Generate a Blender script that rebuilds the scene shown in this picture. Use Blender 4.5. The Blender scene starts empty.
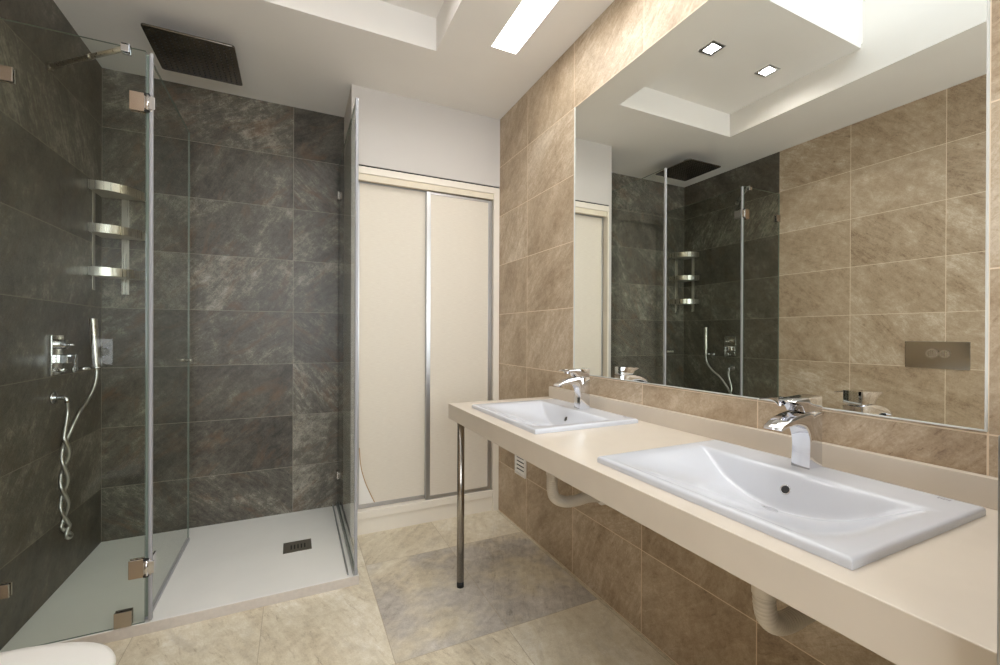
import bpy, bmesh, math, random
from mathutils import Vector, Matrix

S = bpy.context.scene
COL = S.collection
random.seed(7)

# ------------------------------------------------------------------ camera
HC = 1.081
FPX, CY = 432.81, 335.192
YAW, PITCH, ROLL = math.radians(25.319), math.radians(-0.112), math.radians(0.216)


def cam_axes():
    def f(X, Y, Z):
        x = X * math.cos(YAW) - Y * math.sin(YAW)
        d = X * math.sin(YAW) + Y * math.cos(YAW)
        z = Z
        d, z = d * math.cos(PITCH) + z * math.sin(PITCH), -d * math.sin(PITCH) + z * math.cos(PITCH)
        x, z = x * math.cos(ROLL) + z * math.sin(ROLL), z * math.cos(ROLL) - x * math.sin(ROLL)
        return (x, z, d)
    c = [f(1, 0, 0), f(0, 1, 0), f(0, 0, 1)]
    right = Vector([v[0] for v in c]); up = Vector([v[1] for v in c]); fwd = Vector([v[2] for v in c])
    return right, up, fwd


cd = bpy.data.cameras.new('camera')
cam = bpy.data.objects.new('camera', cd)
COL.objects.link(cam)
r_, u_, f_ = cam_axes()
m3 = Matrix((r_, u_, -f_)).transposed()
cam.matrix_world = Matrix.Translation((0, 0, HC)) @ m3.to_4x4()
cd.sensor_fit = 'HORIZONTAL'; cd.sensor_width = 36.0
cd.lens = FPX * 36.0 / 1000.0
cd.shift_y = (CY - 332.5) / 1000.0
cd.clip_start = 0.02; cd.clip_end = 50
S.camera = cam

# ------------------------------------------------------------------ world, exposure
wd = bpy.data.worlds.new('world'); S.world = wd; wd.use_nodes = True
wd.node_tree.nodes['Background'].inputs[0].default_value = (0.9, 0.95, 1, 1)
wd.node_tree.nodes['Background'].inputs[1].default_value = 0.6
S.view_settings.view_transform = 'Standard'
try:
    S.view_settings.look = 'None'
except Exception:
    pass
S.view_settings.use_curve_mapping = False
S.view_settings.gamma = 1.0
S.view_settings.exposure = 1.49
LIGHT_SLOT, LIGHT_DOWN, LIGHT_SKY, LIGHT_FILL = 6.7, 125.0, 1.0, 3.2

# ------------------------------------------------------------------ room numbers (metres)
L, W = -0.871, 1.134          # left and right wall
D, B = 2.407, 2.794           # wardrobe front, shower back wall
NEAR = -1.1
H = 2.399
G = 1.953                     # plane of the front shower glass
SPLIT = 1.951                 # dark tile / beige tile on the left wall
PX0, PX1 = 0.266, 0.285       # partition beside the wardrobe


# ------------------------------------------------------------------ materials
def lin(c):
    c = c / 255.0
    return c / 12.92 if c <= 0.04045 else ((c + 0.055) / 1.055) ** 2.4


def rgb(r, g, b):
    return (lin(r), lin(g), lin(b), 1)


class N:
    def __init__(self, name):
        self.m = bpy.data.materials.new(name); self.m.use_nodes = True
        self.t = self.m.node_tree
        self.p = self.t.nodes['Principled BSDF']; self.out = self.t.nodes['Material Output']

    def n(self, kind, **kw):
        x = self.t.nodes.new(kind)
        for k, v in kw.items():
            setattr(x, k, v)
        return x

    def l(self, a, b):
        self.t.links.new(a, b)

    def put(self, sock, v):
        if isinstance(v, (int, float, tuple)):
            sock.default_value = v
        else:
            self.l(v, sock)

    def math(self, op, a, b=None, c=None):
        x = self.n('ShaderNodeMath', operation=op)
        self.put(x.inputs[0], a)
        if b is not None: self.put(x.inputs[1], b)
        if c is not None: self.put(x.inputs[2], c)
        return x.outputs[0]

    def comb(self, a, b, c):
        x = self.n('ShaderNodeCombineXYZ')
        self.put(x.inputs[0], a); self.put(x.inputs[1], b); self.put(x.inputs[2], c)
        return x.outputs[0]

    def noise(self, vec, scale, detail=4, rough=0.55, dist=0.0):
        x = self.n('ShaderNodeTexNoise')
        self.l(vec, x.inputs['Vector']); x.inputs['Scale'].default_value = scale
        x.inputs['Detail'].default_value = detail; x.inputs['Roughness'].default_value = rough
        x.inputs['Distortion'].default_value = dist
        return x.outputs[0]

    def ramp(self, fac, stops):
        x = self.n('ShaderNodeValToRGB'); self.l(fac, x.inputs[0])
        e = x.color_ramp.elements
        while len(e) < len(stops): e.new(0.5)
        for i, (p, c) in enumerate(stops):
            e[i].position = p; e[i].color = c
        return x.outputs[0]

    def mix(self, fac, a, b, mode='MIX'):
        x = self.n('ShaderNodeMix', data_type='RGBA', blend_type=mode)
        self.put(x.inputs[0], fac); self.put(x.inputs[6], a); self.put(x.inputs[7], b)
        return x.outputs[2]


def plain(name, col, rough=0.5, metal=0.0, coat=0.0, wob=0.03, wscale=6, ior=1.45):
    k = N(name)
    tc = k.n('ShaderNodeTexCoord')
    nz = k.noise(tc.outputs['Object'], wscale, 3)
    d = tuple(max(0, c * (1 - wob)) for c in col[:3]) + (1,)
    u = tuple(min(1, c * (1 + wob)) for c in col[:3]) + (1,)
    k.l(k.ramp(nz, [(0.3, d), (0.7, u)]), k.p.inputs['Base Color'])
    k.p.inputs['Roughness'].default_value = rough
    k.p.inputs['Metallic'].default_value = metal
    k.p.inputs['Coat Weight'].default_value = coat
    k.p.inputs['Coat Roughness'].default_value = 0.05
    k.p.inputs['IOR'].default_value = ior
    return k.m


def brushed(name, col, rough, axis=2):
    k = N(name)
    tc = k.n('ShaderNodeTexCoord'); mp = k.n('ShaderNodeMapping')
    k.l(tc.outputs['Object'], mp.inputs[0])
    sc = [200, 200, 200]; sc[axis] = 4
    mp.inputs['Scale'].default_value = sc
    nz = k.noise(mp.outputs[0], 1.0, 2)
    k.l(k.math('MULTIPLY_ADD', nz, 0.07, rough - 0.035), k.p.inputs['Roughness'])
    k.p.inputs['Base Color'].default_value = col
    k.p.inputs['Metallic'].default_value = 1
    return k.m


def tiles(name, ua, va, tw, th, pu, pv, stops, grout, rough, ang, seed, stain=None, gw=0.003,
          bump=0.25, spread=0.10, flip=0.0, n1=2.6, n2=9.0, accent=False, contrast=1.0):
    """stone tile: cells tw x th in the plane of axes ua, va, with slanted cleft veining"""
    k = N(name)
    pos = k.n('ShaderNodeNewGeometry').outputs['Position']
    sp = k.n('ShaderNodeSeparateXYZ'); k.l(pos, sp.inputs[0])
    u = sp.outputs[ua]; v = sp.outputs[va]
    uu = k.math('DIVIDE', k.math('SUBTRACT', u, pu), tw)
    vv = k.math('DIVIDE', k.math('SUBTRACT', v, pv), th)
    iu = k.math('FLOOR', uu); iv = k.math('FLOOR', vv)
    fu = k.math('MULTIPLY', k.math('SUBTRACT', uu, iu), tw)
    fv = k.math('MULTIPLY', k.math('SUBTRACT', vv, iv), th)
    eu = k.math('MINIMUM', fu, k.math('SUBTRACT', tw, fu))
    ev = k.math('MINIMUM', fv, k.math('SUBTRACT', th, fv))
    e = k.math('MINIMUM', eu, ev)
    wn = k.n('ShaderNodeTexWhiteNoise', noise_dimensions='3D')
    k.l(k.comb(iu, iv, float(seed)), wn.inputs['Vector'])
    rnd = k.n('ShaderNodeSeparateColor'); k.l(wn.outputs['Color'], rnd.inputs[0])
    r1, r2, r3 = rnd.outputs
    # slanted coordinates, tilt varies a little from tile to tile
    a = k.math('MULTIPLY_ADD', r3, 0.7, ang - 0.35)
    if flip:
        a = k.math('MULTIPLY', a, k.math('SUBTRACT', 1.0, k.math('MULTIPLY', k.math('GREATER_THAN', r1, 1 - flip), 2.0)))
    ca = k.math('COSINE', a); sa = k.math('SINE', a)
    s = k.math('ADD', k.math('MULTIPLY', fu, ca), k.math('MULTIPLY', fv, sa))
    t = k.math('SUBTRACT', k.math('MULTIPLY', fv, ca), k.math('MULTIPLY', fu, sa))
    o1 = k.math('MULTIPLY', r1, 37.0); o2 = k.math('MULTIPLY', r2, 23.0)
    base = k.comb(k.math('ADD', s, o1), k.math('ADD', k.math('MULTIPLY', t, 2.2), o2), 0.0)
    fine = k.comb(k.math('ADD', k.math('MULTIPLY', s, 1.0), o1), k.math('ADD', k.math('MULTIPLY', t, 5.0), o2), 3.0)
    # warp the streaks so that they break up like cleft stone
    wrp = k.noise(base, 3.0, 3, 0.6)
    wr2 = k.noise(base, 11.0, 3, 0.6)
    tt = k.math('ADD', k.math('MULTIPLY', t, 5.5), k.math('MULTIPLY_ADD', wrp, 0.45, k.math('MULTIPLY', wr2, 0.10)))
    fine = k.comb(k.math('ADD', s, o1), k.math('ADD', tt, o2), 3.0)
    A = k.noise(base, n1, 6, 0.60, 0.4)
    Bn = k.noise(fine, n2, 9, 0.78, 0.2)
    Fn = k.noise(fine, n2 * 2.3, 7, 0.8, 0.1)
    Cn = k.noise(pos, 190.0, 4, 0.8)
    Dn = k.noise(pos, 26.0, 6, 0.72, 0.3)
    sw = k.math('MULTIPLY_ADD', r1, 0.8, 0.35)           # some tiles are strongly veined, some nearly plain

    def add(f, x, w):
        return k.math('ADD', f, k.math('MULTIPLY', k.math('SUBTRACT', x, 0.5), w))
    f = add(0.5, A, 0.44)
    f = add(f, Bn, k.math('MULTIPLY', sw, 0.46))
    f = add(f, Cn, 0.30)
    f = add(f, Dn, 0.34)
    f = add(f, r2, spread)
    # sparse darker cleft lines
    dk = k.n('ShaderNodeMapRange'); dk.clamp = True
    k.l(Fn, dk.inputs[0]); dk.inputs[1].default_value = 0.56; dk.inputs[2].default_value = 0.70
    dk.inputs[3].default_value = 0.0; dk.inputs[4].default_value = 0.19
    f = k.math('SUBTRACT', f, k.math('MULTIPLY', dk.outputs[0], sw))
    f = k.math('MULTIPLY_ADD', k.math('SUBTRACT', f, 0.5), contrast * 1.2, 0.52)
    col = k.ramp(f, stops)
    if accent:
        # the greyer slabs: cells iu 0..1, iv 0, with cloudy borders
        inu = k.math('LESS_THAN', k.math('ABSOLUTE', k.math('SUBTRACT', iu, 0.5)), 0.8)
        inv = k.math('LESS_THAN', k.math('ABSOLUTE', k.math('SUBTRACT', iv, 0.0)), 0.3)
        am = k.n('ShaderNodeMapRange'); am.clamp = True
        k.l(k.noise(pos, 3.2, 4, 0.6), am.inputs[0])
        am.inputs[1].default_value = 0.40; am.inputs[2].default_value = 0.56
        am.inputs[3].default_value = 0.05; am.inputs[4].default_value = 0.85
        grey = k.ramp(f, [(0.28, rgb(140, 133, 126)), (0.45, rgb(180, 173, 165)), (0.58, rgb(204, 197, 189)), (0.75, rgb(240, 235, 227))])
        col = k.mix(k.math('MULTIPLY', k.math('MULTIPLY', inu, inv), am.outputs[0]), col, grey)
        # pale flecks
        fm = k.n('ShaderNodeMapRange'); fm.clamp = True
        k.l(k.noise(pos, 42.0, 4, 0.75, 1.5), fm.inputs[0])
        fm.inputs[1].default_value = 0.64; fm.inputs[2].default_value = 0.72; fm.inputs[4].default_value = 0.6
        col = k.mix(fm.outputs[0], col, rgb(232, 226, 212))
    if stain:
        sm = k.n('ShaderNodeMapRange'); sm.clamp = True
        k.l(k.noise(base, 3.7, 5, 0.65, 1.2), sm.inputs[0])
        sm.inputs[1].default_value = 0.52; sm.inputs[2].default_value = 0.74
        sm.inputs[3].default_value = 0; sm.inputs[4].default_value = stain[1]
        col = k.mix(sm.outputs[0], col, stain[0])
    gm = k.math('LESS_THAN', e, gw / 2)
    col = k.mix(gm, col, grout)
    k.l(col, k.p.inputs['Base Color'])
    k.l(k.math('ADD', k.math('MULTIPLY_ADD', Bn, 0.25, rough - 0.12), k.math('MULTIPLY', gm, 0.3)), k.p.inputs['Roughness'])
    b = k.n('ShaderNodeBump'); b.inputs['Strength'].default_value = bump; b.inputs['Distance'].default_value = 0.004
    hgt = k.math('SUBTRACT', k.math('ADD', k.math('MULTIPLY', Bn, 0.8), k.math('MULTIPLY', Cn, 0.12)), k.math('MULTIPLY', gm, 0.25))
    k.l(hgt, b.inputs['Height']); k.l(b.outputs[0], k.p.inputs['Normal'])
    return k.m


BEIGE = [(0.28, rgb(128, 107, 85)), (0.43, rgb(164, 143, 117)), (0.56, rgb(184, 165, 140)), (0.74, rgb(216, 202, 182))]
DARK = [(0.26, rgb(46, 42, 36)), (0.42, rgb(79, 74, 65)), (0.56, rgb(103, 98, 87)), (0.76, rgb(172, 166, 151))]
FLOORC = [(0.26, rgb(164, 150, 126)), (0.42, rgb(206, 193, 167)), (0.57, rgb(225, 215, 192)), (0.76, rgb(248, 243, 232))]
GRB = rgb(226, 208, 182); GRD = rgb(146, 140, 126)
M = {}
M['beige_right'] = tiles('beige stone tile right', 1, 2, 0.4315, 0.3, 1.6245, 0.003, BEIGE, GRB, 0.42, -0.75, 3, contrast=1.0)
M['beige_left'] = tiles('beige stone tile left', 1, 2, 0.44, 0.3, 1.511, 0.009, BEIGE, GRB, 0.42, 0.6, 8, contrast=1.0)
M['beige_near'] = tiles('beige stone tile near', 0, 2, 0.44, 0.3, 0.0, 0.003, BEIGE, GRB, 0.42, 0.6, 5)
M['dark_left'] = tiles('dark slate tile left', 1, 2, 0.88, 0.3, B, 0.006, DARK, GRD, 0.40, 0.9, 11, (rgb(92, 72, 52), 0.45), gw=0.0024, flip=0.4)
M['dark_back'] = tiles('dark slate tile back', 0, 2, 0.86, 0.3, -0.011, 0.006, DARK, GRD, 0.40, 0.75, 17, (rgb(116, 86, 60), 0.65), gw=0.0024, flip=0.45, contrast=1.15)
M['floor'] = tiles('beige stone floor tile', 0, 1, 0.41, 0.665, 0.30, 1.425, FLOORC, rgb(180, 165, 140), 0.40, 1.1, 23, (rgb(150, 140, 128), 0.3),
                   gw=0.002, n1=1.5, n2=4.0, flip=0.3, contrast=1.1, accent=True)
M['paint'] = plain('white wall paint', rgb(208, 203, 197), 0.75, wob=0.015, wscale=3)
M['ceil'] = plain('white ceiling paint', rgb(238, 234, 228), 0.85, wob=0.015, wscale=3)
M['tray'] = plain('matt white resin tray', rgb(242, 240, 234), 0.38, wob=0.02, wscale=5)
M['tray_edge'] = plain('pale edge resin', rgb(205, 196, 186), 0.5, wob=0.05, wscale=60)
M['chrome'] = plain('polished chrome', (0.74, 0.74, 0.76, 1), 0.06, 1.0, wob=0.01)
M['steel'] = brushed('brushed steel', (0.62, 0.58, 0.51, 1), 0.28)
M['alu'] = brushed('brushed aluminium', (0.52, 0.52, 0.52, 1), 0.36)
M['alu_h'] = brushed('brushed aluminium rail', (0.50, 0.49, 0.48, 1), 0.36, 0)
M['hose'] = brushed('ribbed steel hose', (0.52, 0.51, 0.48, 1), 0.3)
M['leg'] = brushed('satin metal leg', (0.40, 0.37, 0.33, 1), 0.24)
M['plate'] = plain('polished steel plate', (0.55, 0.53, 0.49, 1), 0.12, 1.0, wob=0.01)
M['clamp'] = plain('satin steel clamp', (0.50, 0.45, 0.40, 1), 0.25, 1.0, wob=0.02)
M['edge'] = plain('pale polished mirror edge', rgb(205, 205, 200), 0.25)
M['slat'] = plain('matt steel slats', (0.72, 0.68, 0.60, 1), 0.55, 1.0, wob=0.02)
M['bronze'] = plain('satin nickel hinge', (0.62, 0.52, 0.44, 1), 0.2, 1.0, wob=0.02)
M['black_metal'] = plain('dark shower metal', (0.22, 0.195, 0.165, 1), 0.25, 1.0, wob=0.2, wscale=12)
M['rubber'] = plain('black rubber', (0.012, 0.012, 0.012, 1), 0.6)
M['nozzle'] = plain('dark rubber nozzle', (0.02, 0.02, 0.018, 1), 0.5)
M['ceramic'] = plain('white glazed ceramic', rgb(203, 205, 211), 0.16, coat=0.2, wob=0.004)
M['plastic'] = plain('white plastic', rgb(235, 232, 226), 0.35, wob=0.01)
M['pipe'] = plain('off white waste pipe', rgb(222, 212, 196), 0.45, wob=0.05, wscale=30)
M['dark'] = plain('dark gap', (0.02, 0.02, 0.02, 1), 0.7)
M['gold'] = plain('tan edge strip', rgb(186, 148, 100), 0.5)
M['ward_white'] = plain('white lacquered wood', rgb(236, 228, 214), 0.4, wob=0.01)
M['ward_cream'] = plain('cream lintel', rgb(228, 217, 196), 0.5, wob=0.02)
M['seal'] = plain('grey plastic seal', rgb(158, 158, 161), 0.3, wob=0.02)
M['drain'] = plain('grey steel drain cover', rgb(112, 106, 94), 0.4, 0.5, wob=0.06, wscale=30)
M['logo'] = plain('grey printed mark', rgb(120, 120, 126), 0.4)
M['marble'] = plain('cream composite stone', rgb(208, 197, 182), 0.32, coat=0.06, wob=0.03, wscale=9)


def door_mat():
    k = N('cream textured laminate')
    tc = k.n('ShaderNodeTexCoord'); mp = k.n('ShaderNodeMapping')
    k.l(tc.outputs['Object'], mp.inputs[0]); mp.inputs['Scale'].default_value = (30, 1, 700)
    nz = k.noise(mp.outputs[0], 1, 3)
    k.l(k.ramp(nz, [(0.3, rgb(217, 207, 191)), (0.7, rgb(227, 219, 204))]), k.p.inputs['Base Color'])
    k.p.inputs['Roughness'].default_value = 0.55
    return k.m


M['door'] = door_mat()


def emis(name, col, st):
    k = N(name)
    e = k.n('ShaderNodeEmission'); e.inputs[0].default_value = col; e.inputs[1].default_value = st
    k.l(e.outputs[0], k.out.inputs[0])
    return k.m


M['glow_slot'] = emis('lit strip diffuser', (1, 0.98, 0.95, 1), LIGHT_SLOT)
M['glow_down'] = emis('lit downlight diffuser', (1, 0.98, 0.96, 1), LIGHT_DOWN)
M['glow_fill'] = emis('added fill light pane', (0.88, 0.94, 1.0, 1), LIGHT_FILL)  # glow of the added fill light behind the camera
M['glow_sky'] = emis('frosted daylight pane', (0.88, 0.94, 1.0, 1), LIGHT_SKY)


def glass(name, tint, ior=1.5):
    k = N(name)
    tr = k.n('ShaderNodeBsdfTransparent'); tr.inputs[0].default_value = tint
    gl = k.n('ShaderNodeBsdfGlossy'); gl.inputs['Roughness'].default_value = 0.0
    fr = k.n('ShaderNodeFresnel'); fr.inputs[0].default_value = ior
    mx = k.n('ShaderNodeMixShader')
    geo = k.n('ShaderNodeNewGeometry')
    # the back side of a solid pane must not fall into total reflection
    lw = k.math('MULTIPLY', fr.outputs[0], k.math('SUBTRACT', 1.0, geo.outputs['Backfacing']))
    k.l(lw, mx.inputs[0]); k.l(tr.outputs[0], mx.inputs[1]); k.l(gl.outputs[0], mx.inputs[2])
    k.l(mx.outputs[0], k.out.inputs[0])
    return k.m


M['glass'] = glass('clear shower glass', (0.935, 0.955, 0.935, 1))
M['glass_edge'] = plain('green glass edge', rgb(122, 134, 124), 0.1, coat=0.5)


def mirror_mat():
    k = N('silvered mirror')
    tc = k.n('ShaderNodeTexCoord')
    nz = k.noise(tc.outputs['Object'], 2.3, 4, 0.6)
    k.p.inputs['Base Color'].default_value = (0.84, 0.86, 0.83, 1)
    k.p.inputs['Metallic'].default_value = 1
    k.l(k.math('MULTIPLY', nz, 0.012), k.p.inputs['Roughness'])
    return k.m


M['mirror'] = mirror_mat()


# ------------------------------------------------------------------ mesh helpers
def box(bm, x0, x1, y0, y1, z0, z1, bev=0.0, mat=0, seg=2):
    v = [bm.verts.new(p) for p in [(x0, y0, z0), (x1, y0, z0), (x1, y1, z0), (x0, y1, z0),
                                   (x0, y0, z1), (x1, y0, z1), (x1, y1, z1), (x0, y1, z1)]]
    fs = [bm.faces.new([v[i] for i in q]) for q in
          [(0, 3, 2, 1), (4, 5, 6, 7), (0, 1, 5, 4), (1, 2, 6, 5), (2, 3, 7, 6), (3, 0, 4, 7)]]
    for f in fs: f.material_index = mat
    if bev > 0:
        es = list({e for f in fs for e in f.edges})
        r = bmesh.ops.bevel(bm, geom=es, offset=bev, segments=seg, affect='EDGES', profile=0.5)
        for f in r['faces']: f.material_index = mat
    return fs


def prism(bm, pts, axis, a0, a1, bev=0.0, mat=0):
    """closed outline pts (2D) extruded along axis 0/1/2"""
    def mk(p, a):
        q = list(p); q.insert(axis, a); return q
    A = [bm.verts.new(mk(p, a0)) for p in pts]; Bv = [bm.verts.new(mk(p, a1)) for p in pts]
    n = len(pts)
    fs = [bm.faces.new(A), bm.faces.new(list(reversed(Bv)))]
    caps = list(fs)
    for i in range(n):
        fs.append(bm.faces.new([A[i], Bv[i], Bv[(i + 1) % n], A[(i + 1) % n]]))
    bmesh.ops.recalc_face_normals(bm, faces=fs)
    for f in fs: f.material_index = mat
    if bev:
        es = list({e for f in caps for e in f.edges})
        r = bmesh.ops.bevel(bm, geom=es, offset=bev, segments=2, affect='EDGES', profile=0.5)
        for f in r['faces']: f.material_index = mat


def spline(P, n=8):
    P = [Vector(p) for p in P]; out = []
    Q = [2 * P[0] - P[1]] + P + [2 * P[-1] - P[-2]]
    for i in range(1, len(Q) - 2):
        for j in range(n):
            t = j / n
            a, b, c, d = Q[i - 1], Q[i], Q[i + 1], Q[i + 2]
            out.append(0.5 * ((2 * b) + (c - a) * t + (2 * a - 5 * b + 4 * c - d) * t * t + (3 * b - a - 3 * c + d) * t ** 3))
    out.append(P[-1])
    return out


def tube(bm, path, r, seg=12, mat=0):
    path = [Vector(p) for p in path]
    n = len(path)
    rad = r if callable(r) else (lambda i: r)
    t0 = (path[1] - path[0]).normalized()
    ref = Vector((0, 0, 1)) if abs(t0.z) < 0.9 else Vector((1, 0, 0))
    nrm = t0.cross(ref).normalized(); rings = []
    for i, p in enumerate(path):
        t = (path[min(i + 1, n - 1)] - path[max(i - 1, 0)]).normalized()
        nrm = (nrm - t * nrm.dot(t)).normalized(); bn = t.cross(nrm)
        rr = rad(i)
        rings.append([bm.verts.new(p + (nrm * math.cos(2 * math.pi * k / seg) + bn * math.sin(2 * math.pi * k / seg)) * rr)
                      for k in range(seg)])
    fs = []
    for a, b in zip(rings[:-1], rings[1:]):
        for k in range(seg):
            f = bm.faces.new([a[k], a[(k + 1) % seg], b[(k + 1) % seg], b[k]]); f.smooth = True; fs.append(f)
    c0 = bm.faces.new(list(reversed(rings[0]))); c1 = bm.faces.new(rings[-1])
    fs += [c0, c1]
    bmesh.ops.recalc_face_normals(bm, faces=fs)
    for f in fs: f.material_index = mat


def obj(name, bm, mats, parent=None, smooth=None):
    me = bpy.data.meshes.new(name); bm.to_mesh(me); bm.free()
    for m in (mats if isinstance(mats, (list, tuple)) else [mats]):
        me.materials.append(m)
    if smooth is not None:
        for p in me.polygons: p.use_smooth = True
        try:
            me.set_sharp_from_angle(angle=math.radians(smooth))
        except Exception:
            pass
    o = bpy.data.objects.new(name, me); COL.objects.link(o)
    if parent is not None:
        o.parent = parent
        o.matrix_parent_inverse = Matrix.Identity(4)
        root = parent
        while root.parent: root = root.parent
        me.transform(Matrix.Translation(-root.location))   # meshes are written in room coordinates
    return o


def thing(name, label, cat, loc, group=None):
    o = bpy.data.objects.new(name, None); COL.objects.link(o); o.location = loc
    o.empty_display_size = 0.05
    o['label'] = label; o['category'] = cat
    if group: o['group'] = group
    bpy.context.view_layer.update()
    return o


def tag(o, label, cat, group=None):
    o['label'] = label; o['category'] = cat
    if group: o['group'] = group
    return o


def struct(name, bm, mats):
    o = obj(name, bm, mats); o['kind'] = 'structure'; return o


def BM():
    return bmesh.new()


def holed(bm, xs, ys, z0, z1, holes, mat=0):
    """slab between z0 and z1 with rectangular holes (x0,x1,y0,y1)"""
    xs = sorted(set(xs + [h[0] for h in holes] + [h[1] for h in holes]))
    ys = sorted(set(ys + [h[2] for h in holes] + [h[3] for h in holes]))
    def solid(i, j):
        if i < 0 or j < 0 or i >= len(xs) - 1 or j >= len(ys) - 1: return False
        cx = (xs[i] + xs[i + 1]) / 2; cy = (ys[j] + ys[j + 1]) / 2
        return not any(h[0] < cx < h[1] and h[2] < cy < h[3] for h in holes)
    V = {}
    def v(i, j, z):
        if (i, j, z) not in V: V[(i, j, z)] = bm.verts.new((xs[i], ys[j], z))
        return V[(i, j, z)]
    for i in range(len(xs) - 1):
        for j in range(len(ys) - 1):
            if not solid(i, j): continue
            bm.faces.new([v(i, j, z0), v(i, j + 1, z0), v(i + 1, j + 1, z0), v(i + 1, j, z0)])
            bm.faces.new([v(i, j, z1), v(i + 1, j, z1), v(i + 1, j + 1, z1), v(i, j + 1, z1)])
            if not solid(i - 1, j): bm.faces.new([v(i, j, z0), v(i, j, z1), v(i, j + 1, z1), v(i, j + 1, z0)])
            if not solid(i + 1, j): bm.faces.new([v(i + 1, j, z0), v(i + 1, j + 1, z0), v(i + 1, j + 1, z1), v(i + 1, j, z1)])
            if not solid(i, j - 1): bm.faces.new([v(i, j, z0), v(i + 1, j, z0), v(i + 1, j, z1), v(i, j, z1)])
            if not solid(i, j + 1): bm.faces.new([v(i, j + 1, z0), v(i, j + 1, z1), v(i + 1, j + 1, z1), v(i + 1, j + 1, z0)])


# ------------------------------------------------------------------ the room shell
T = 0.1
b = BM(); box(b, L - T, W + T, NEAR - T, B + T, -0.1, 0); struct('floor', b, M['floor'])
b = BM(); box(b, W, W + T, NEAR, B, 0, H); struct('wall_right', b, M['beige_right'])
b = BM(); box(b, L - T, L, NEAR, SPLIT, 0, H); box(b, L - T, L, SPLIT, B, 0, H, mat=1)
struct('wall_left', b, [M['beige_left'], M['dark_left']])
b = BM(); box(b, L - T, W + T, B, B + T, 0, H); struct('wall_back', b, M['dark_back'])
b = BM()
WX0, WX1, WZ0, WZ1 = -0.60, 0.80, 0.75, 2.05       # unseen window added behind the camera as frontal fill light
box(b, L - T, WX0, NEAR - T, NEAR, 0, H); box(b, WX1, W + T, NEAR - T, NEAR, 0, H)
box(b, WX0, WX1, NEAR - T, NEAR, 0, WZ0); box(b, WX0, WX1, NEAR - T, NEAR, WZ1, H)
struct('wall_near', b, M['beige_near'])
b = BM()
for q in ((WX0, WX0 + .05, WZ0, WZ1), (WX1 - .05, WX1, WZ0, WZ1), (WX0 + .05, WX1 - .05, WZ0, WZ0 + .05), (WX0 + .05, WX1 - .05, WZ1 - .05, WZ1), (0.08, 0.12, WZ0 + .05, WZ1 - .05)):
    box(b, q[0], q[1], NEAR - 0.07, NEAR - 0.02, q[2], q[3], 0.002)
w2 = struct('added_fill_window', b, M['plastic'])
b = BM(); box(b, WX0 + .05, WX1 - .05, NEAR - 0.055, NEAR - 0.045, WZ0 + .05, WZ1 - .05); obj('lit_pane', b, M['glow_fill'], w2)
b = BM(); box(b, PX0, PX1, D, B, 0, H); struct('wall_partition', b, M['paint'])
b = BM(); box(b, PX1, W, D, D + 0.025, 1.985, H); struct('wall_front', b, M['paint'])

RX0, RX1, RY0, RY1 = -0.345, 0.59, -0.25, 1.953      # ceiling recess
SX0, SX1, SY0, SY1 = 0.804, 0.938, 0.2, 1.815        # light slot
DLS = [(0.34, 1.544), (-0.10, 1.542)]
PY = 1.216                                             # end of the lowered panel in the recess
b = BM()
holed(b, [L - T, W + T], [NEAR - T, B + T], H, H + 0.02, [(RX0, RX1, RY0, RY1), (SX0, SX1, SY0, SY1)])
struct('ceiling', b, M['ceil'])
b = BM()
zt = 2.572
box(b, RX0 - 0.02, RX0, RY0, RY1, H + 0.02, zt); box(b, RX1, RX1 + 0.02, RY0, RY1, H + 0.02, zt)
box(b, RX0 - 0.02, RX1 + 0.02, RY1, RY1 + 0.02, H + 0.02, zt); box(b, RX0 - 0.02, RX1 + 0.02, RY0 - 0.02, RY0, H + 0.02, zt)
struct('ceiling', b, M['ceil'])
b = BM()
holed(b, [RX0, RX1], [PY, RY1], 2.55, zt, [(x - 0.035, x + 0.035, y - 0.035, y + 0.035) for x, y in DLS])
struct('ceiling', b, M['ceil'])
b = BM()
SHX0, SHX1, SHT = RX0 - 0.02, RX1 + 0.02, 2.95
box(b, SHX0 - 0.02, SHX0, RY0, PY, zt, SHT); box(b, SHX1, SHX1 + 0.02, RY0, PY, zt, SHT)
box(b, SHX0 - 0.02, SHX1 + 0.02, PY, PY + 0.02, zt, SHT); box(b, SHX0 - 0.02, SHX1 + 0.02, RY0 - 0.02, RY0, zt, SHT)
struct('ceiling', b, M['ceil'])
# skylight: frame with a frosted pane
b = BM()
holed(b, [SHX0, SHX1], [RY0, PY], SHT - 0.04, SHT, [(SHX0 + 0.05, SHX1 - 0.05, RY0 + 0.05, PY - 0.05)])
wf = struct('window_1', b, M['plastic'])
b = BM(); box(b, SHX0 + 0.05, SHX1 - 0.05, RY0 + 0.05, PY - 0.05, SHT - 0.025, SHT - 0.015)
obj('lit_pane', b, M['glow_sky'], wf)

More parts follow.
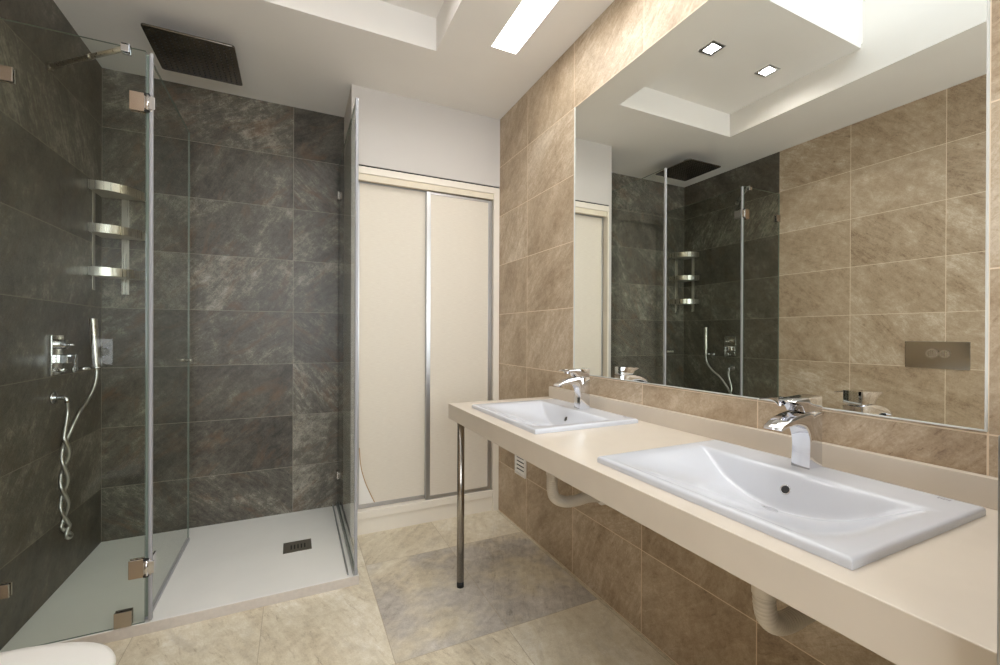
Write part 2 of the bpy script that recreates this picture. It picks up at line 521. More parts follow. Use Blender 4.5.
# ------------------------------------------------------------------ lights
t = thing('ceiling_strip_light', 'long bright recessed strip light in the ceiling beside the beige wall', 'light', (0.871, 1.0, H))
b = BM()
hz = H + 0.09
e = 0.004
g_ = 0.0005
box(b, SX0 + g_, SX0 + e, SY0 + g_, SY1 - g_, H - 0.001, hz); box(b, SX1 - e, SX1 - g_, SY0 + g_, SY1 - g_, H - 0.001, hz)
box(b, SX0 + e, SX1 - e, SY1 - e, SY1 - g_, H - 0.001, hz); box(b, SX0 + e, SX1 - e, SY0 + g_, SY0 + e, H - 0.001, hz)
obj('light_housing', b, M['plastic'], t)
b = BM(); box(b, SX0 + e, SX1 - e, SY0 + e, SY1 - e, H + 0.032, H + 0.04)
obj('light_diffuser', b, M['glow_slot'], t)
for i, (x, y) in enumerate(DLS):
    t = thing('recessed_downlight', ['small square downlight in the ceiling recess, the one nearer the beige mirror wall',
                                     'small square downlight in the ceiling recess, the one farther from the mirror wall'][i],
              'light', (x, y, 2.55), 'square downlights in the ceiling recess')
    b = BM()
    for q in ((-.045, .045, .03, .045), (-.045, .045, -.045, -.03), (-.045, -.03, -.03, .03), (.03, .045, -.03, .03)):
        box(b, x + q[0], x + q[1], y + q[2], y + q[3], 2.546, 2.55)
    obj('light_frame', b, M['alu'], t)
    b = BM(); box(b, x - .03, x + .03, y - .03, y + .03, 2.564, 2.569)
    obj('light_diffuser', b, M['glow_down'], t)

# ------------------------------------------------------------------ shower tray
t = thing('shower_tray', 'wide matt white shower tray with a square-slotted drain cover, on the floor under the glass', 'shower tray', (-0.3, 2.36, 0))
TR, TF = 0.252, 1.943
b = BM()
box(b, L, TR, TF, B, 0, 0.04, 0.002)
for f in b.faces:
    n = f.normal if f.normal.length else f.calc_center_median()
b.normal_update()
for f in b.faces:
    if f.normal.y < -0.9 or f.normal.x > 0.9: f.material_index = 1
obj('tray_base', b, [M['tray'], M['tray_edge']], t)
b = BM()
holed(b, [-0.05, 0.075], [2.28, 2.39], 0.0402, 0.043, [(-0.018 + i * 0.015, -0.012 + i * 0.015, 2.305, 2.355) for i in range(5)])
dc = obj('drain_cover', b, M['drain'], t)
b = BM(); box(b, -0.025, 0.055, 2.30, 2.36, 0.0401, 0.0405); obj('drain_opening', b, M['dark'], dc)

# ------------------------------------------------------------------ shower enclosure (fixed pane + hinged door folded inwards)
ZT = 2.093
t = thing('shower_enclosure', 'clear glass front screen of the shower with its hinged door swung inwards', 'shower screen', (-0.67, G, 0.04))


def pane(name, x0, x1, y0, y1, z0, z1, parent):
    b = BM(); fs = box(b, x0, x1, y0, y1, z0, z1)
    b.normal_update()
    thin = 0 if (x1 - x0) < (y1 - y0) else 1
    for f in b.faces:
        f.material_index = 0 if abs(f.normal[thin]) > 0.9 else 1
    return obj(name, b, [M['glass'], M['glass_edge']], parent)


pane('fixed_panel', L + 0.001, -0.487, G - 0.004, G + 0.004, 0.0405, ZT, t)
dp = pane('door_panel', -0.487, -0.479, G + 0.006, 2.627, 0.055, 2.085, t)
dp['label'] = 'glass door leaf swung into the shower'
b = BM(); box(b, -0.4895, -0.4765, 1.965, 2.627, 0.041, 0.056, 0.002); obj('bottom_seal', b, M['seal'], dp)
b = BM()
tube(b, [(-0.524, 2.588, 0.947), (-0.4905, 2.588, 0.947)], 0.008, 16)
tube(b, [(-0.4755, 2.588, 0.947), (-0.461, 2.588, 0.947)], 0.008, 16)
tube(b, [(-0.491, 2.588, 0.947), (-0.475, 2.588, 0.947)], 0.0055, 16)
obj('door_knob', b, M['steel'], dp)
b = BM(); box(b, -0.4765, -0.465, G - 0.007, G + 0.006, 0.045, ZT - 0.004, 0.003); obj('door_seal', b, M['seal'], t)
for z0, z1 in ((1.872, 1.938), (0.206, 0.272)):
    b = BM()
    box(b, -0.532, -0.489, G - 0.011, G - 0.0042, z0, z1, 0.0012)
    box(b, -0.532, -0.489, G + 0.0042, G + 0.011, z0, z1, 0.0012)
    h = obj('hinge', b, M['bronze'], t)
    b = BM()
    zc = (z0 + z1) / 2
    tube(b, [(-0.480, G - 0.012, z0 + 0.006), (-0.480, G - 0.012, z1 - 0.006)], 0.006, 14)
    box(b, -0.4885, -0.458, G - 0.014, G - 0.008, zc - 0.022, zc + 0.022, 0.001)
    box(b, -0.4735, -0.467, G - 0.008, G + 0.055, zc - 0.03, zc + 0.03, 0.001)
    obj('hinge_knuckle', b, M['chrome'], h)
    b = BM()
    box(b, -0.4886, -0.474, G - 0.0145, G - 0.007, z0, z0 + 0.006); box(b, -0.4886, -0.474, G - 0.0145, G - 0.007, z1 - 0.006, z1)
    obj('hinge_bush', b, M['rubber'], h)
for x0, x1, z0, z1 in ((L + 0.001, -0.829, 1.893, 1.940), (L + 0.001, -0.836, 0.222, 0.266), (-0.572, -0.522, 0.042, 0.097)):
    b = BM()
    box(b, x0, x1, G - 0.011, G - 0.0042, z0, z1, 0.0012)
    box(b, x0, x1, G + 0.0042, G + 0.011, z0, z1, 0.0012)
    obj('glass_clamp', b, M['clamp'], t)
b = BM()
A0, A1 = Vector((L + 0.011, 2.269, 2.117)), Vector((-0.543, G + 0.012, 2.096))
tube(b, [A0, A1], 0.0085, 16)
tube(b, [(L + 0.001, 2.275, 2.117), (L + 0.013, 2.275, 2.117)], 0.014, 18)
tube(b, [A0.lerp(A1, 0.52), A0.lerp(A1, 0.55)], 0.0105, 16)
sb = obj('support_bar', b, M['steel'], t)
b = BM(); box(b, -0.556, -0.531, G - 0.013, G - 0.0042, ZT - 0.022, ZT + 0.008, 0.0015); box(b, -0.556, -0.531, G + 0.0042, G + 0.014, ZT - 0.022, ZT + 0.008, 0.0015)
box(b, -0.556, -0.531, G - 0.013, G + 0.014, ZT + 0.001, ZT + 0.008, 0.001)
obj('bar_clamp', b, M['chrome'], sb)

t = thing('side_glass_panel', 'fixed clear glass side panel at the right end of the shower, beside the wardrobe', 'glass panel', (0.24, 2.3, 0.04))
pane('glass_sheet', 0.2335, 0.2415, G, B, 0.055, ZT, t)
b = BM(); box(b, 0.231, 0.244, G - 0.014, G + 0.001, 0.045, ZT, 0.003); obj('edge_seal', b, M['seal'], t)
b = BM(); box(b, 0.2275, 0.2325, G - 0.004, B, 0.0405, 0.062, 0.001); box(b, 0.2425, 0.2475, G - 0.004, B, 0.0405, 0.062, 0.001)
box(b, 0.228, 0.247, G - 0.004, B, 0.0405, 0.046); obj('bottom_rail', b, M['alu'], t)
b = BM(); box(b, 0.205, 0.211, G + 0.01, B - 0.005, 0.0405, 0.05, 0.001); obj('water_stop', b, M['alu'], t)
for z in (1.905, 0.235):
    b = BM(); box(b, 0.2265, 0.233, B - 0.05, B - 0.001, z - 0.022, z + 0.022, 0.001); box(b, 0.242, 0.2485, B - 0.05, B - 0.001, z - 0.022, z + 0.022, 0.001)
    obj('glass_clamp', b, M['clamp'], t)

# ------------------------------------------------------------------ rain shower head
t = thing('rain_shower_head', 'large square dark rain shower head hanging just below the ceiling', 'shower head', (-0.4025, 2.3475, H))
b = BM()
x0, x1, y0, y1, z = -0.565, -0.240, 2.183, 2.512, 2.316
pts = []
rc = 0.012
for cx, cy, a0 in ((x1 - rc, y1 - rc, 0), (x0 + rc, y1 - rc, 90), (x0 + rc, y0 + rc, 180), (x1 - rc, y0 + rc, 270)):
    for k in range(5):
        a = math.radians(a0 + k * 22.5); pts.append((cx + rc * math.cos(a), cy + rc * math.sin(a)))
prism(b, pts, 2, z, z + 0.008, 0.0015)
obj('spray_plate', b, M['black_metal'], t, 40)
b = BM()
for i in range(14):
    for j in range(14):
        px = x0 + 0.022 + i * (x1 - x0 - 0.044) / 13; py = y0 + 0.022 + j * (y1 - y0 - 0.044) / 13
        bmesh.ops.create_cone(b, cap_ends=True, segments=8, radius1=0.0022, radius2=0.0036, depth=0.003,
                              matrix=Matrix.Translation((px, py, z - 0.0014)))
nz = obj('spray_nozzles', b, M['nozzle'], t); nz['kind'] = 'stuff'
b = BM()
tube(b, [(-0.4025, 2.3475, z + 0.007), (-0.4025, 2.3475, H - 0.001)], 0.011, 18)
tube(b, [(-0.4025, 2.3475, H - 0.008), (-0.4025, 2.3475, H - 0.0005)], 0.028, 28)
obj('ceiling_arm', b, M['chrome'], t)
b = BM(); tube(b, [(-0.4025, 2.3475, z + 0.007), (-0.4025, 2.3475, z + 0.022)], 0.022, 24); obj('swivel_joint', b, M['chrome'], t)

# ------------------------------------------------------------------ corner caddy
t = thing('corner_shelf_rack', 'three-tier brushed steel corner rack on the dark tiled shower wall', 'shelf rack', (L, B, 1.5))
OUT = spline([(L + 0.002, B - 0.165, 0), (L + 0.045, B - 0.165, 0), (L + 0.095, B - 0.150, 0), (L + 0.14, B - 0.112, 0),
              (L + 0.168, B - 0.06, 0), (L + 0.178, B - 0.02, 0), (L + 0.18, B - 0.002, 0)], 6)
for zz in (1.752, 1.552, 1.350):
    b = BM()
    ins = []
    n = len(OUT)
    for i, p in enumerate(OUT):
        tg = (OUT[min(i + 1, n - 1)] - OUT[max(i - 1, 0)]).normalized()
        ins.append(p - Vector((tg.y, -tg.x, 0)) * 0.002)
    ring = [(p.x, p.y) for p in OUT] + [(p.x, p.y) for p in reversed(ins)]
    prism(b, ring, 2, zz, zz + 0.040)
    sh = obj('shelf_rim', b, M['steel'], t, 30)
    b = BM()
    # slatted shelf floor
    k = 0
    yy = B - 0.158
    while yy < B - 0.008:
        # find the outline's x at this y
        best = min(OUT, key=lambda q: abs(q.y - yy))
        box(b, L + 0.003, best.x - 0.004, yy, yy + 0.009, zz + 0.0005, zz + 0.0035)
        yy += 0.0125
    box(b, L + 0.003, L + 0.011, B - 0.158, B - 0.003, zz + 0.0035, zz + 0.007)
    box(b, L + 0.060, L + 0.068, B - 0.150, B - 0.003, zz + 0.0035, zz + 0.007)
    obj('shelf_slats', b, M['slat'], sh)
b = BM(); box(b, L + 0.0005, L + 0.004, B - 0.115, B - 0.088, 1.285, 1.76, 0.001); obj('upright_strip', b, M['steel'], t)
b = BM(); box(b, L + 0.078, L + 0.108, B - 0.004, B - 0.0005, 1.275, 1.76, 0.001); obj('upright_strip', b, M['steel'], t)

# ------------------------------------------------------------------ shower mixer on the left wall
t = thing('shower_mixer', 'square chrome shower mixer plate with levers on the dark left wall', 'shower mixer', (L, 2.333, 0.99))
b = BM(); box(b, L + 0.0005, L + 0.010, 2.284, 2.380, 0.911, 1.072, 0.002); obj('mixer_plate', b, M['plate'], t)
b = BM(); tube(b, [(L + 0.009, 2.333, 1.035), (L + 0.035, 2.333, 1.035)], 0.019, 24); kn = obj('control_knob', b, M['chrome'], t, 40)
b = BM(); tube(b, [(L + 0.030, 2.333, 1.032), (L + 0.058, 2.333, 1.032)], 0.0045, 12); obj('knob_lever', b, M['chrome'], kn)
b = BM(); box(b, L + 0.009, L + 0.045, 2.315, 2.351, 0.957, 0.993, 0.003); kn = obj('control_knob', b, M['chrome'], t)
b = BM(); box(b, L + 0.0445, L + 0.066, 2.329, 2.337, 0.985, 0.992, 0.001); box(b, L + 0.060, L + 0.066, 2.327, 2.339, 0.925, 0.986, 0.001)
obj('knob_lever', b, M['chrome'], kn)
b = BM(); tube(b, [(L + 0.009, 2.333, 0.930), (L + 0.032, 2.333, 0.930)], 0.007, 16); obj('outlet_stub', b, M['chrome'], t)

t = thing('handset_holder', 'small chrome wall bracket holding up the stick hand shower', 'bracket', (L, 2.486, 0.925))
b = BM(); tube(b, [(L + 0.0005, 2.486, 0.922), (L + 0.008, 2.486, 0.922)], 0.014, 20)
tube(b, [(L + 0.006, 2.486, 0.922), (-0.812, 2.497, 0.926)], 0.0075, 14); obj('holder_arm', b, M['chrome'], t)
b = BM()
# open ring around the handset
ringp = [(-0.796 + 0.0175 * math.cos(a), 2.500 + 0.0175 * math.sin(a), 0.928) for a in [math.radians(d) for d in range(-150, 151, 15)]]
tube(b, ringp, 0.004, 8); obj('holder_ring', b, M['chrome'], t)

t = thing('hand_shower', 'slim chrome stick hand shower with its twisted metal hose hanging down', 'hand shower', (-0.80, 2.505, 0.93))
h0, h1 = Vector((-0.7955, 2.500, 0.915)), Vector((-0.8135, 2.516, 1.143))
b = BM(); pth = [h0.lerp(h1, i / 12) for i in range(13)]
tube(b, pth, lambda i: 0.009 if i < 1 else (0.0115 if i < 3 else 0.0145), 20); obj('handset', b, M['steel'], t, 50)
AX = L + 0.045


def strand(s):
    p = []
    for i in range(41):
        u = i / 40
        zz = 0.70 - 0.405 * u
        yy = 2.312 - 0.030 * math.sin(u * 2.6) + 0.004 * u
        a = 0.5 + u * math.pi * 4.1 + (0 if s > 0 else math.pi)
        p.append(Vector((AX + 0.009 * math.cos(a), yy + 0.017 * math.sin(a), zz)))
    return p


sa, sc = strand(1), strand(-1)
up = [(-0.7955, 2.500, 0.914), (-0.795, 2.497, 0.890), (-0.799, 2.484, 0.845), (-0.807, 2.440, 0.790), (-0.815, 2.380, 0.745)]
bot = [(AX + 0.004, 2.292, 0.272), (AX + 0.008, 2.310, 0.258), (AX + 0.006, 2.326, 0.266)]
path = spline([*up, *[tuple(q) for q in sa[3::2]], *bot, *[tuple(q) for q in reversed(sc[3::2])], (AX + 0.001, 2.312, 0.755), (AX, 2.311, 0.800)], 4)
b = BM(); tube(b, path, lambda i: 0.0070 + (0.0006 if i % 2 else 0), 10); obj('hose', b, M['hose'], t, 50)

t = thing('hose_outlet', 'small chrome elbow outlet on the dark wall where the shower hose starts', 'wall outlet', (L, 2.312, 0.822))
b = BM()
tube(b, [(L + 0.0005, 2.312, 0.822), (L + 0.007, 2.312, 0.822)], 0.024, 26)
tube(b, spline([(L + 0.006, 2.312, 0.822), (L + 0.022, 2.312, 0.822), (L + 0.036, 2.312, 0.820), (L + 0.044, 2.311, 0.812), (L + 0.045, 2.311, 0.798)], 6), 0.0085, 14)
obj('elbow', b, M['chrome'], t)

# ------------------------------------------------------------------ wardrobe
t = thing('built_in_wardrobe', 'built-in white wardrobe with two cream sliding doors in aluminium profiles', 'wardrobe', (0.7, D, 0))
x0, x1 = PX1 + 0.001, W - 0.001
b = BM()
box(b, x0, x1, D, D + 0.05, 1.940, 1.977, 0.001)
box(b, 1.095, x1, D, D + 0.06, 0.0, 1.940, 0.001)
box(b, x0, 0.298, D, D + 0.06, 0.0, 1.940, 0.001)
obj('frame', b, M['ward_white'], t)
b = BM(); box(b, 0.298, 1.095, D + 0.008, D + 0.03, 1.906, 1.940); obj('lintel', b, M['ward_cream'], t)
b = BM(); box(b, 0.298, 1.095, D + 0.004, D + 0.09, 0.085, 0.126, 0.002); obj('bottom_track', b, M['ward_white'], t)
b = BM(); box(b, 0.298, 1.095, D + 0.012, D + 0.03, 0.0, 0.086); obj('plinth', b, M['ward_white'], t)
b = BM(); box(b, x0, x1, D + 0.006, D + 0.012, 1.977, 1.985); obj('shadow_gap', b, M['dark'], t)
b = BM(); box(b, x0, x1, B - 0.012, B - 0.002, 0.0, 1.97); obj('back_board', b, M['ward_white'], t)
for k, (a0, a1, yy, z0, z1, sl, sr) in enumerate(((0.300, 0.700, D + 0.045, 0.128, 1.915, 0.014, 0.02), (0.680, 1.090, D + 0.018, 0.127, 1.899, 0.024, 0.024))):
    b = BM()
    box(b, a0 + sl, a1 - sr, yy + 0.003, yy + 0.013, z0 + 0.02, z1 - 0.012)
    d = obj('sliding_door', b, M['door'], t)
    d['label'] = ['left cream sliding door', 'right cream sliding door'][k]
    for q0, q1 in ((a0, a0 + sl), (a1 - sr, a1)):
        b = BM(); box(b, q0, q1, yy, yy + 0.018, z0, z1, 0.001)
        obj('door_stile', b, M['alu'], d)
    for q0, q1 in ((z0, z0 + 0.022), (z1 - 0.014, z1)):
        b = BM(); box(b, a0 + sl, a1 - sr, yy, yy + 0.018, q0, q1, 0.001)
        obj('door_rail', b, M['alu_h'], d)
    if k == 0:
        cur = spline([(0.316, 0, 0.46), (0.325, 0, 0.36), (0.345, 0, 0.28), (0.372, 0, 0.21), (0.398, 0, 0.152)], 6)
        b = BM(); prism(b, [(0.3145, 0.152)] + [(0.3145, 0.46)] + [(p.x, p.z) for p in cur], 1, yy + 0.0005, yy + 0.0028)
        fl = obj('peeling_corner', b, M['plastic'], d)
        b = BM(); tube(b, [(p.x, yy + 0.0, p.z) for p in cur], 0.0024, 6); obj('peeled_edge', b, M['gold'], fl)

# ------------------------------------------------------------------ vanity counter
CX0, CY0, CY1, CZ0, CZ1 = 0.613, 0.165, 1.828, 0.710, 0.775
BASINS = [(1.412, 'far'), (0.575, 'near')]
BX0, BX1, BHW = 0.652, 1.062, 0.263
t = thing('vanity_counter', 'long cream stone washbasin counter along the beige wall on one chrome leg', 'counter', (0.87, 1.0, 0))
b = BM()
holed(b, [CX0, W - 0.001], [CY0, CY1], CZ0, CZ1, [(BX0 + 0.022, BX1 - 0.05, yc - BHW + 0.022, yc + BHW - 0.022) for yc, _ in BASINS])
o = obj('worktop', b, M['marble'], t)
bv = o.modifiers.new('bevel', 'BEVEL'); bv.width = 0.0015; bv.segments = 2; bv.limit_method = 'ANGLE'
b = BM(); box(b, 1.114, W - 0.001, CY0, 1.798, CZ1, 0.829, 0.0012); obj('backsplash', b, M['marble'], t)
b = BM(); tube(b, [(0.642, 1.745, 0.024), (0.642, 1.745, CZ0)], 0.0155, 28)
lg = obj('leg', b, M['leg'], t)
b = BM(); tube(b, [(0.642, 1.745, 0.0), (0.642, 1.745, 0.025)], 0.0150, 24); obj('rubber_foot', b, M['rubber'], lg)

t = obj('end_panel', (lambda b: (box(b, 0.586, W - 0.001, 0.140, 0.1645, 0.0, 0.99, 0.002), b)[1])(BM()), M['alu'])
tag(t, 'narrow grey upright panel closing the near end of the cream counter', 'panel')


def smin(a, b, k):
    h = max(0.0, min(1.0, 0.5 + 0.5 * (b - a) / k))
    return b * (1 - h) + a * h - k * h * (1 - h)


def lines(a, b, edge, n):
    r = [0, 0.0006, 0.0014, 0.0026, 0.0042, 0.006]
    inner = [a + 0.006 + (b - a - 0.012) * i / n for i in range(1, n)]
    return [a + q for q in r] + inner + [b - q for q in reversed(r)]


ZR = 0.790


def basin_depth(x, u):
    back = 1.75 * (0.960 - x)
    ends = 0.60 * (0.222 - abs(u))
    front = 0.345 * (x - 0.672)
    g = smin(ends, 0.100, 0.085)
    g = smin(g, front, 0.04)
    d = smin(g, back, 0.009)
    k = 0.005                      # soft roll-over where the bowl meets the flat rim
    q = d / k
    return d if q > 20 else k * math.log(1 + math.exp(max(q, -40)))


def basin(yc, dx, label):
    t = thing('washbasin', label, 'washbasin', (0.86, yc, CZ1), 'washbasins on the counter')
    xs = lines(BX0, BX1, 1, 150); ys = lines(yc - BHW, yc + BHW, 1, 190)
    b = BM(); top, botm = [], []
    for x in xs:
        rt, rb = [], []
        for y in ys:
            ed = min(x - BX0, BX1 - x, y - (yc - BHW), (yc + BHW) - y)
            R = 0.006
            dz = 0 if ed >= R else R - math.sqrt(max(0, R * R - (R - ed) ** 2))
            d = basin_depth(x, y - yc)
            # keep a flat margin round the bowl
            fl = max(0.0, min(1.0, (ed - 0.006) / 0.02)); d *= fl * fl * (3 - 2 * fl)
            zt_ = ZR - dz - d
            rt.append(b.verts.new((x, y, zt_)))
            inside = ed > 0.024 and x < BX1 - 0.052
            rb.append(b.verts.new((x, y, min(CZ1 + 0.0004, zt_ - 0.010) if inside else CZ1 + 0.0004)))
        top.append(rt); botm.append(rb)
    nx, ny = len(xs), len(ys)
    for i in range(nx - 1):
        for j in range(ny - 1):
            b.faces.new([top[i][j], top[i + 1][j], top[i + 1][j + 1], top[i][j + 1]])
            b.faces.new([botm[i][j], botm[i][j + 1], botm[i + 1][j + 1], botm[i + 1][j]])
    for i in range(nx - 1):
        b.faces.new([top[i][0], botm[i][0], botm[i + 1][0], top[i + 1][0]])
        b.faces.new([top[i][-1], top[i + 1][-1], botm[i + 1][-1], botm[i][-1]])
    for j in range(ny - 1):
        b.faces.new([top[0][j], top[0][j + 1], botm[0][j + 1], botm[0][j]])
        b.faces.new([top[-1][j], botm[-1][j], botm[-1][j + 1], top[-1][j + 1]])
    bw = obj('basin_bowl', b, M['ceramic'], t, 50)
    # overflow hole in the steep back wall
    zc = 0.753; xc = 0.960 - (ZR - zc) / 1.75
    nrm = Vector((-1.75, 0, 1)).normalized()
    P = Vector((xc, yc - 0.004, zc)) + nrm * 0.0006
    b = BM()
    tg = Vector((1, 0, 1.75)).normalized(); sd = Vector((0, 1, 0))
    ringp = [P + (tg * math.cos(a) + sd * math.sin(a)) * 0.0095 for a in [2 * math.pi * k / 28 for k in range(29)]]
    tube(b, ringp, 0.0016, 6)
    ov = obj('overflow_ring', b, M['chrome'], t)
    b = BM(); tube(b, [P - nrm * 0.004, P + nrm * 0.0003], 0.0085, 24); obj('overflow_hole', b, M['dark'], ov)
    zb = ZR - basin_depth(0.885, 0.0)
    b = BM(); tube(b, [(0.885, yc, zb - 0.006), (0.885, yc, zb - 0.0005)], 0.019, 28); obj('drain_plug', b, M['chrome'], t)
    # small printed mark on the rim corner
    b = BM()
    for k in range(5):
        w = 0.0026
        yy = yc - 0.211 - k * 0.0036
        box(b, 1.040 + 0.0015 * (k % 2), 1.046 + 0.0012 * ((k + 1) % 2), yy, yy + w, ZR - 0.0002, ZR + 0.0003)
    obj('printed_mark', b, M['logo'], t)
    t.location.x += dx
    return t


basin(1.412, 0.012, 'white rectangular washbasin set in the far end of the counter, near the wardrobe')
basin(0.575, 0.004, 'large white rectangular washbasin in the foreground end of the counter')


def faucet(yc, label):
    t = thing('faucet', label, 'faucet', (1.03, yc, ZR), 'chrome faucets')
    y0, y1 = yc - 0.0195, yc + 0.0195
    prof = [(1.054, ZR + 0.0003), (1.054, 0.912), (1.03, 0.914)]
    prof += [(p.x, p.z) for p in spline([(1.03, 0, 0.914), (1.0, 0, 0.914), (0.968, 0, 0.910), (0.938, 0, 0.902), (0.912, 0, 0.889)], 5)[1:]]
    prof += [(0.908, 0.884), (0.912, 0.8815)]
    prof += [(p.x, p.z) for p in spline([(0.912, 0, 0.8815), (0.942, 0, 0.889), (0.968, 0, 0.890), (0.992, 0, 0.882), (1.004, 0, 0.866), (1.009, 0, 0.842), (1.006, 0, ZR + 0.0003)], 5)[1:]]
    b = BM(); prism(b, prof, 1, y0, y1, 0.0012)
    obj('faucet_body', b, M['chrome'], t, 30)
    b = BM(); tube(b, [(1.031, yc, 0.9115), (1.031, yc, 0.919)], 0.0185, 28); obj('cartridge_ring', b, M['chrome'], t)
    # lever: a tapering block over the body with a thin arm to the far side
    pl = [(1.053, 0.9148), (1.053, 0.948), (0.960, 0.943), (0.955, 0.940), (0.962, 0.937), (0.980, 0.930), (0.990, 0.9155)]
    b = BM(); prism(b, pl, 1, y0, y1, 0.001)
    lv = obj('lever_handle', b, M['chrome'], t, 30)
    pa = [(y1 + 0.0005, 0.9255), (y1 + 0.0005, 0.944), (yc + 0.040, 0.942), (yc + 0.064, 0.9365), (yc + 0.0645, 0.934)]
    pa += [(p.y, p.z) for p in spline([(0, yc + 0.0645, 0.934), (0, yc + 0.045, 0.9365), (0, yc + 0.032, 0.934), (0, yc + 0.024, 0.929), (0, yc + 0.0215, 0.9255)], 5)[1:]]
    b = BM(); prism(b, pa, 0, 0.962, 1.002, 0.0008)
    obj('lever_arm', b, M['chrome'], lv, 30)
    b = BM(); tube(b, [(0.924, yc - 0.011, 0.8825), (0.924, yc + 0.011, 0.8825)], 0.003, 10); obj('spout_outlet', b, M['dark'], t)
    return t


faucet(1.415, 'chrome lever faucet on the far washbasin, beside the wardrobe end')
faucet(0.5785, 'chrome lever faucet with wide spout on the foreground washbasin')


def resample(path, step):
    out = [path[0]]; acc = 0
    for p, q in zip(path[:-1], path[1:]):
        d = (q - p).length; s0 = step - acc
        while s0 <= d:
            out.append(p.lerp(q, s0 / d)); s0 += step
        acc = (acc + d) % step
    return out


def waste(yc, zb, dx, xo, label):
    t = thing('waste_pipe', label, 'pipe', (0.885, yc, 0.62), 'waste pipes under the counter')
    x = 0.880 + xo
    b = BM()
    tube(b, [(x, yc, 0.688), (x, yc, 0.605)], 0.0205, 24)
    tube(b, [(x, yc, 0.605), (x, yc, 0.600)], 0.0225, 24); tube(b, [(x, yc, 0.600), (x, yc, 0.572)], 0.0235, 24)
    tube(b, [(x, yc, 0.572), (x, yc, 0.567)], 0.0215, 24); tube(b, [(x, yc, 0.567), (x, yc, 0.545)], 0.0235, 24)
    obj('tail_pipe', b, M['pipe'], t, 40)
    b = BM()
    path = resample(spline([(x, yc, 0.546), (x + 0.001, yc, zb + 0.055), (x + 0.012 + dx * .1, yc, zb + 0.024), (x + 0.042 + dx * .5, yc, zb + 0.003), (x + 0.08 + dx, yc - 0.002, zb),
                             (x + 0.13 + dx * .7, yc - 0.002, zb + 0.004), (x + 0.18 + dx * .3, yc, zb + 0.002), (x + 0.222, yc, zb - 0.004)], 14), 0.0026)
    tube(b, path, lambda i: (0.0172, 0.0212, 0.0218)[i % 3], 20); obj('corrugated_hose', b, M['pipe'], t)
    b = BM(); tube(b, [(x + 0.212, yc, zb - 0.003), (W - 0.012, yc, zb - 0.005)], 0.0165, 20)
    tube(b, [(W - 0.014, yc, zb - 0.005), (W - 0.001, yc, zb - 0.005)], 0.032, 28); obj('wall_flange', b, M['plastic'], t)
    return t


waste(1.412, 0.428, 0.03, 0.012, 'off-white corrugated waste pipe under the far washbasin, near the wall vent')
waste(0.575, 0.468, 0.0, 0.0, 'off-white corrugated waste pipe under the foreground washbasin')

# ------------------------------------------------------------------ vent grille
t = thing('vent_grille', 'small white slotted vent grille low on the beige wall under the counter', 'vent', (W, 2.122, 0.355))
b = BM()
vy0, vy1, vz0, vz1 = 2.055, 2.175, 0.300, 0.412
for q in ((vy0, vy1, vz1 - 0.012, vz1), (vy0, vy1, vz0, vz0 + 0.012), (vy0, vy0 + 0.012, vz0 + 0.012, vz1 - 0.012), (vy1 - 0.012, vy1, vz0 + 0.012, vz1 - 0.012)):
    box(b, W - 0.010, W - 0.001, *q)
obj('vent_frame', b, M['plastic'], t)
b = BM(); box(b, W - 0.003, W - 0.001, vy0 + 0.012, vy1 - 0.012, vz0 + 0.012, vz1 - 0.012); obj('vent_back', b, M['dark'], t)
for k in range(4):
    zc = vz0 + 0.024 + k * 0.0215
    b = BM(); prism(b, [(W - 0.0115, zc - 0.007), (W - 0.0105, zc - 0.007), (W - 0.005, zc + 0.004), (W - 0.006, zc + 0.005)], 1, vy0 + 0.012, vy1 - 0.012)
    obj('vent_slat', b, M['plastic'], t)

# ------------------------------------------------------------------ mirror
MY0, MY1, MZ0, MZ1 = 0.330, 1.617, 0.908, 2.101
t = thing('wall_mirror', 'huge frameless mirror on the beige wall above the two washbasins', 'mirror', (W, 0.97, MZ0))
b = BM(); box(b, W - 0.0018, W - 0.0004, MY0 + 0.003, MY1 - 0.003, MZ0 + 0.003, MZ1 - 0.002); obj('mirror_glass', b, M['mirror'], t)
b = BM()
box(b, W - 0.0045, W - 0.0003, MY1 - 0.003, MY1, MZ0, MZ1); box(b, W - 0.0045, W - 0.0003, MY0, MY0 + 0.003, MZ0, MZ1)
box(b, W - 0.0045, W - 0.0003, MY0 + 0.003, MY1 - 0.003, MZ0, MZ0 + 0.003)
obj('mirror_edge', b, M['edge'], t)

# ------------------------------------------------------------------ flush plate on the left wall (seen in the mirror)
t = thing('flush_plate', 'polished steel flush plate with two round buttons on the beige wall above the toilet', 'flush plate', (L, 1.107, 0.98))
b = BM(); box(b, L + 0.0005, L + 0.006, 0.975, 1.238, 0.905, 1.051, 0.0015); obj('plate', b, M['plate'], t)
for yy, r in ((1.120, 0.028), (1.070, 0.023)):
    b = BM()
    tube(b, [(L + 0.0055, yy, 0.985), (L + 0.0125, yy, 0.985)], r, 36)
    f = obj('flush_button', b, M['chrome'], t, 40)
    b = BM(); tube(b, [(L + 0.012, yy, 0.985), (L + 0.0145, yy, 0.985)], r * 0.72, 32); obj('button_cap', b, M['steel'], f)

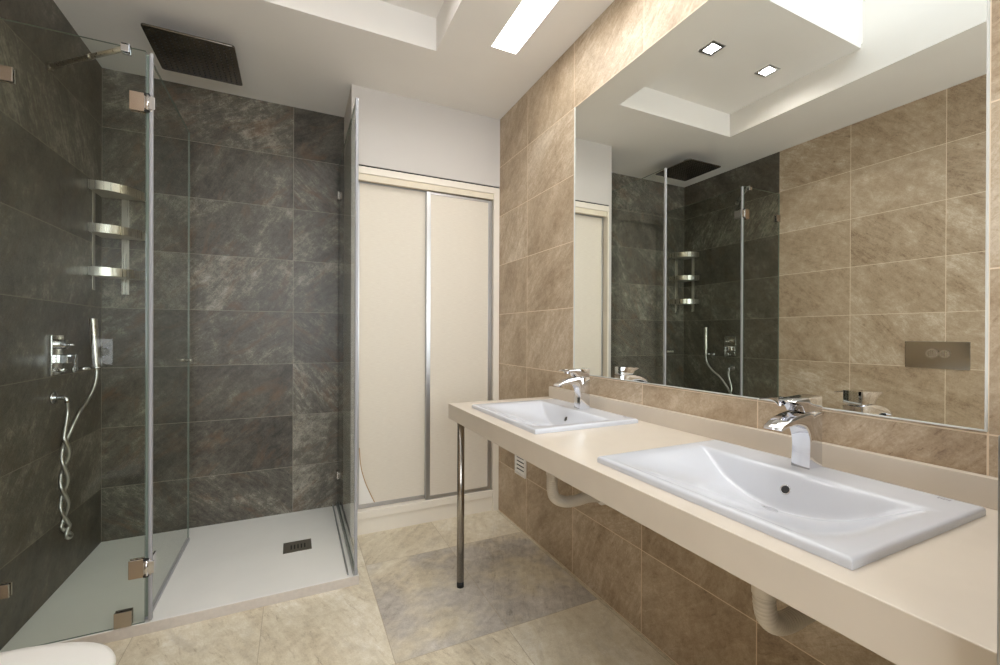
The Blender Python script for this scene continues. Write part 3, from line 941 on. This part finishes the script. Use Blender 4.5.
# ------------------------------------------------------------------ toilet (only its lid reaches into the picture)
t = thing('toilet', 'wall-hung white toilet, its closed rounded lid in the bottom left corner', 'toilet', (L, 1.107, 0.2))


def outl(x0, xf, hw, n=28, p=2.6):
    """D-shaped outline, straight at the wall and rounded at the front"""
    r = []
    xm = x0 + (xf - x0) * 0.42
    for k in range(n + 1):
        a = -math.pi / 2 + math.pi * k / n
        c, s = math.cos(a), math.sin(a)
        r.append((xm + (xf - xm) * abs(c) ** (2 / p), 1.107 + hw * math.copysign(abs(s) ** (2 / p), s)))
    return [(x0, 1.107 - hw * 0.94)] + r + [(x0, 1.107 + hw * 0.94)]


def loft(bm, rings):
    V = [[bm.verts.new((x, y, z)) for x, y in ring] for z, ring in rings]
    n = len(V[0]); fs = []
    for a, c in zip(V[:-1], V[1:]):
        for k in range(n):
            fs.append(bm.faces.new([a[k], a[(k + 1) % n], c[(k + 1) % n], c[k]]))
    fs.append(bm.faces.new(list(reversed(V[0])))); fs.append(bm.faces.new(V[-1]))
    bmesh.ops.recalc_face_normals(bm, faces=fs)


b = BM()
loft(b, [(0.06, outl(L + 0.001, -0.52, 0.10)), (0.10, outl(L + 0.001, -0.49, 0.12)), (0.18, outl(L + 0.001, -0.45, 0.14)),
         (0.27, outl(L + 0.001, -0.38, 0.165)), (0.33, outl(L + 0.001, -0.345, 0.177)), (0.365, outl(L + 0.001, -0.34, 0.178))])
obj('toilet_bowl', b, M['ceramic'], t, 40)
b = BM(); loft(b, [(0.366, outl(L + 0.05, -0.342, 0.178)), (0.380, outl(L + 0.05, -0.340, 0.180))]); obj('toilet_seat', b, M['plastic'], t, 40)
b = BM(); loft(b, [(0.382, outl(L + 0.05, -0.336, 0.183)), (0.390, outl(L + 0.05, -0.333, 0.185)), (0.397, outl(L + 0.052, -0.336, 0.183)),
                   (0.401, outl(L + 0.056, -0.343, 0.177)), (0.403, outl(L + 0.07, -0.36, 0.16)), (0.404, outl(L + 0.12, -0.42, 0.10))])
obj('toilet_lid', b, M['plastic'], t, 60)
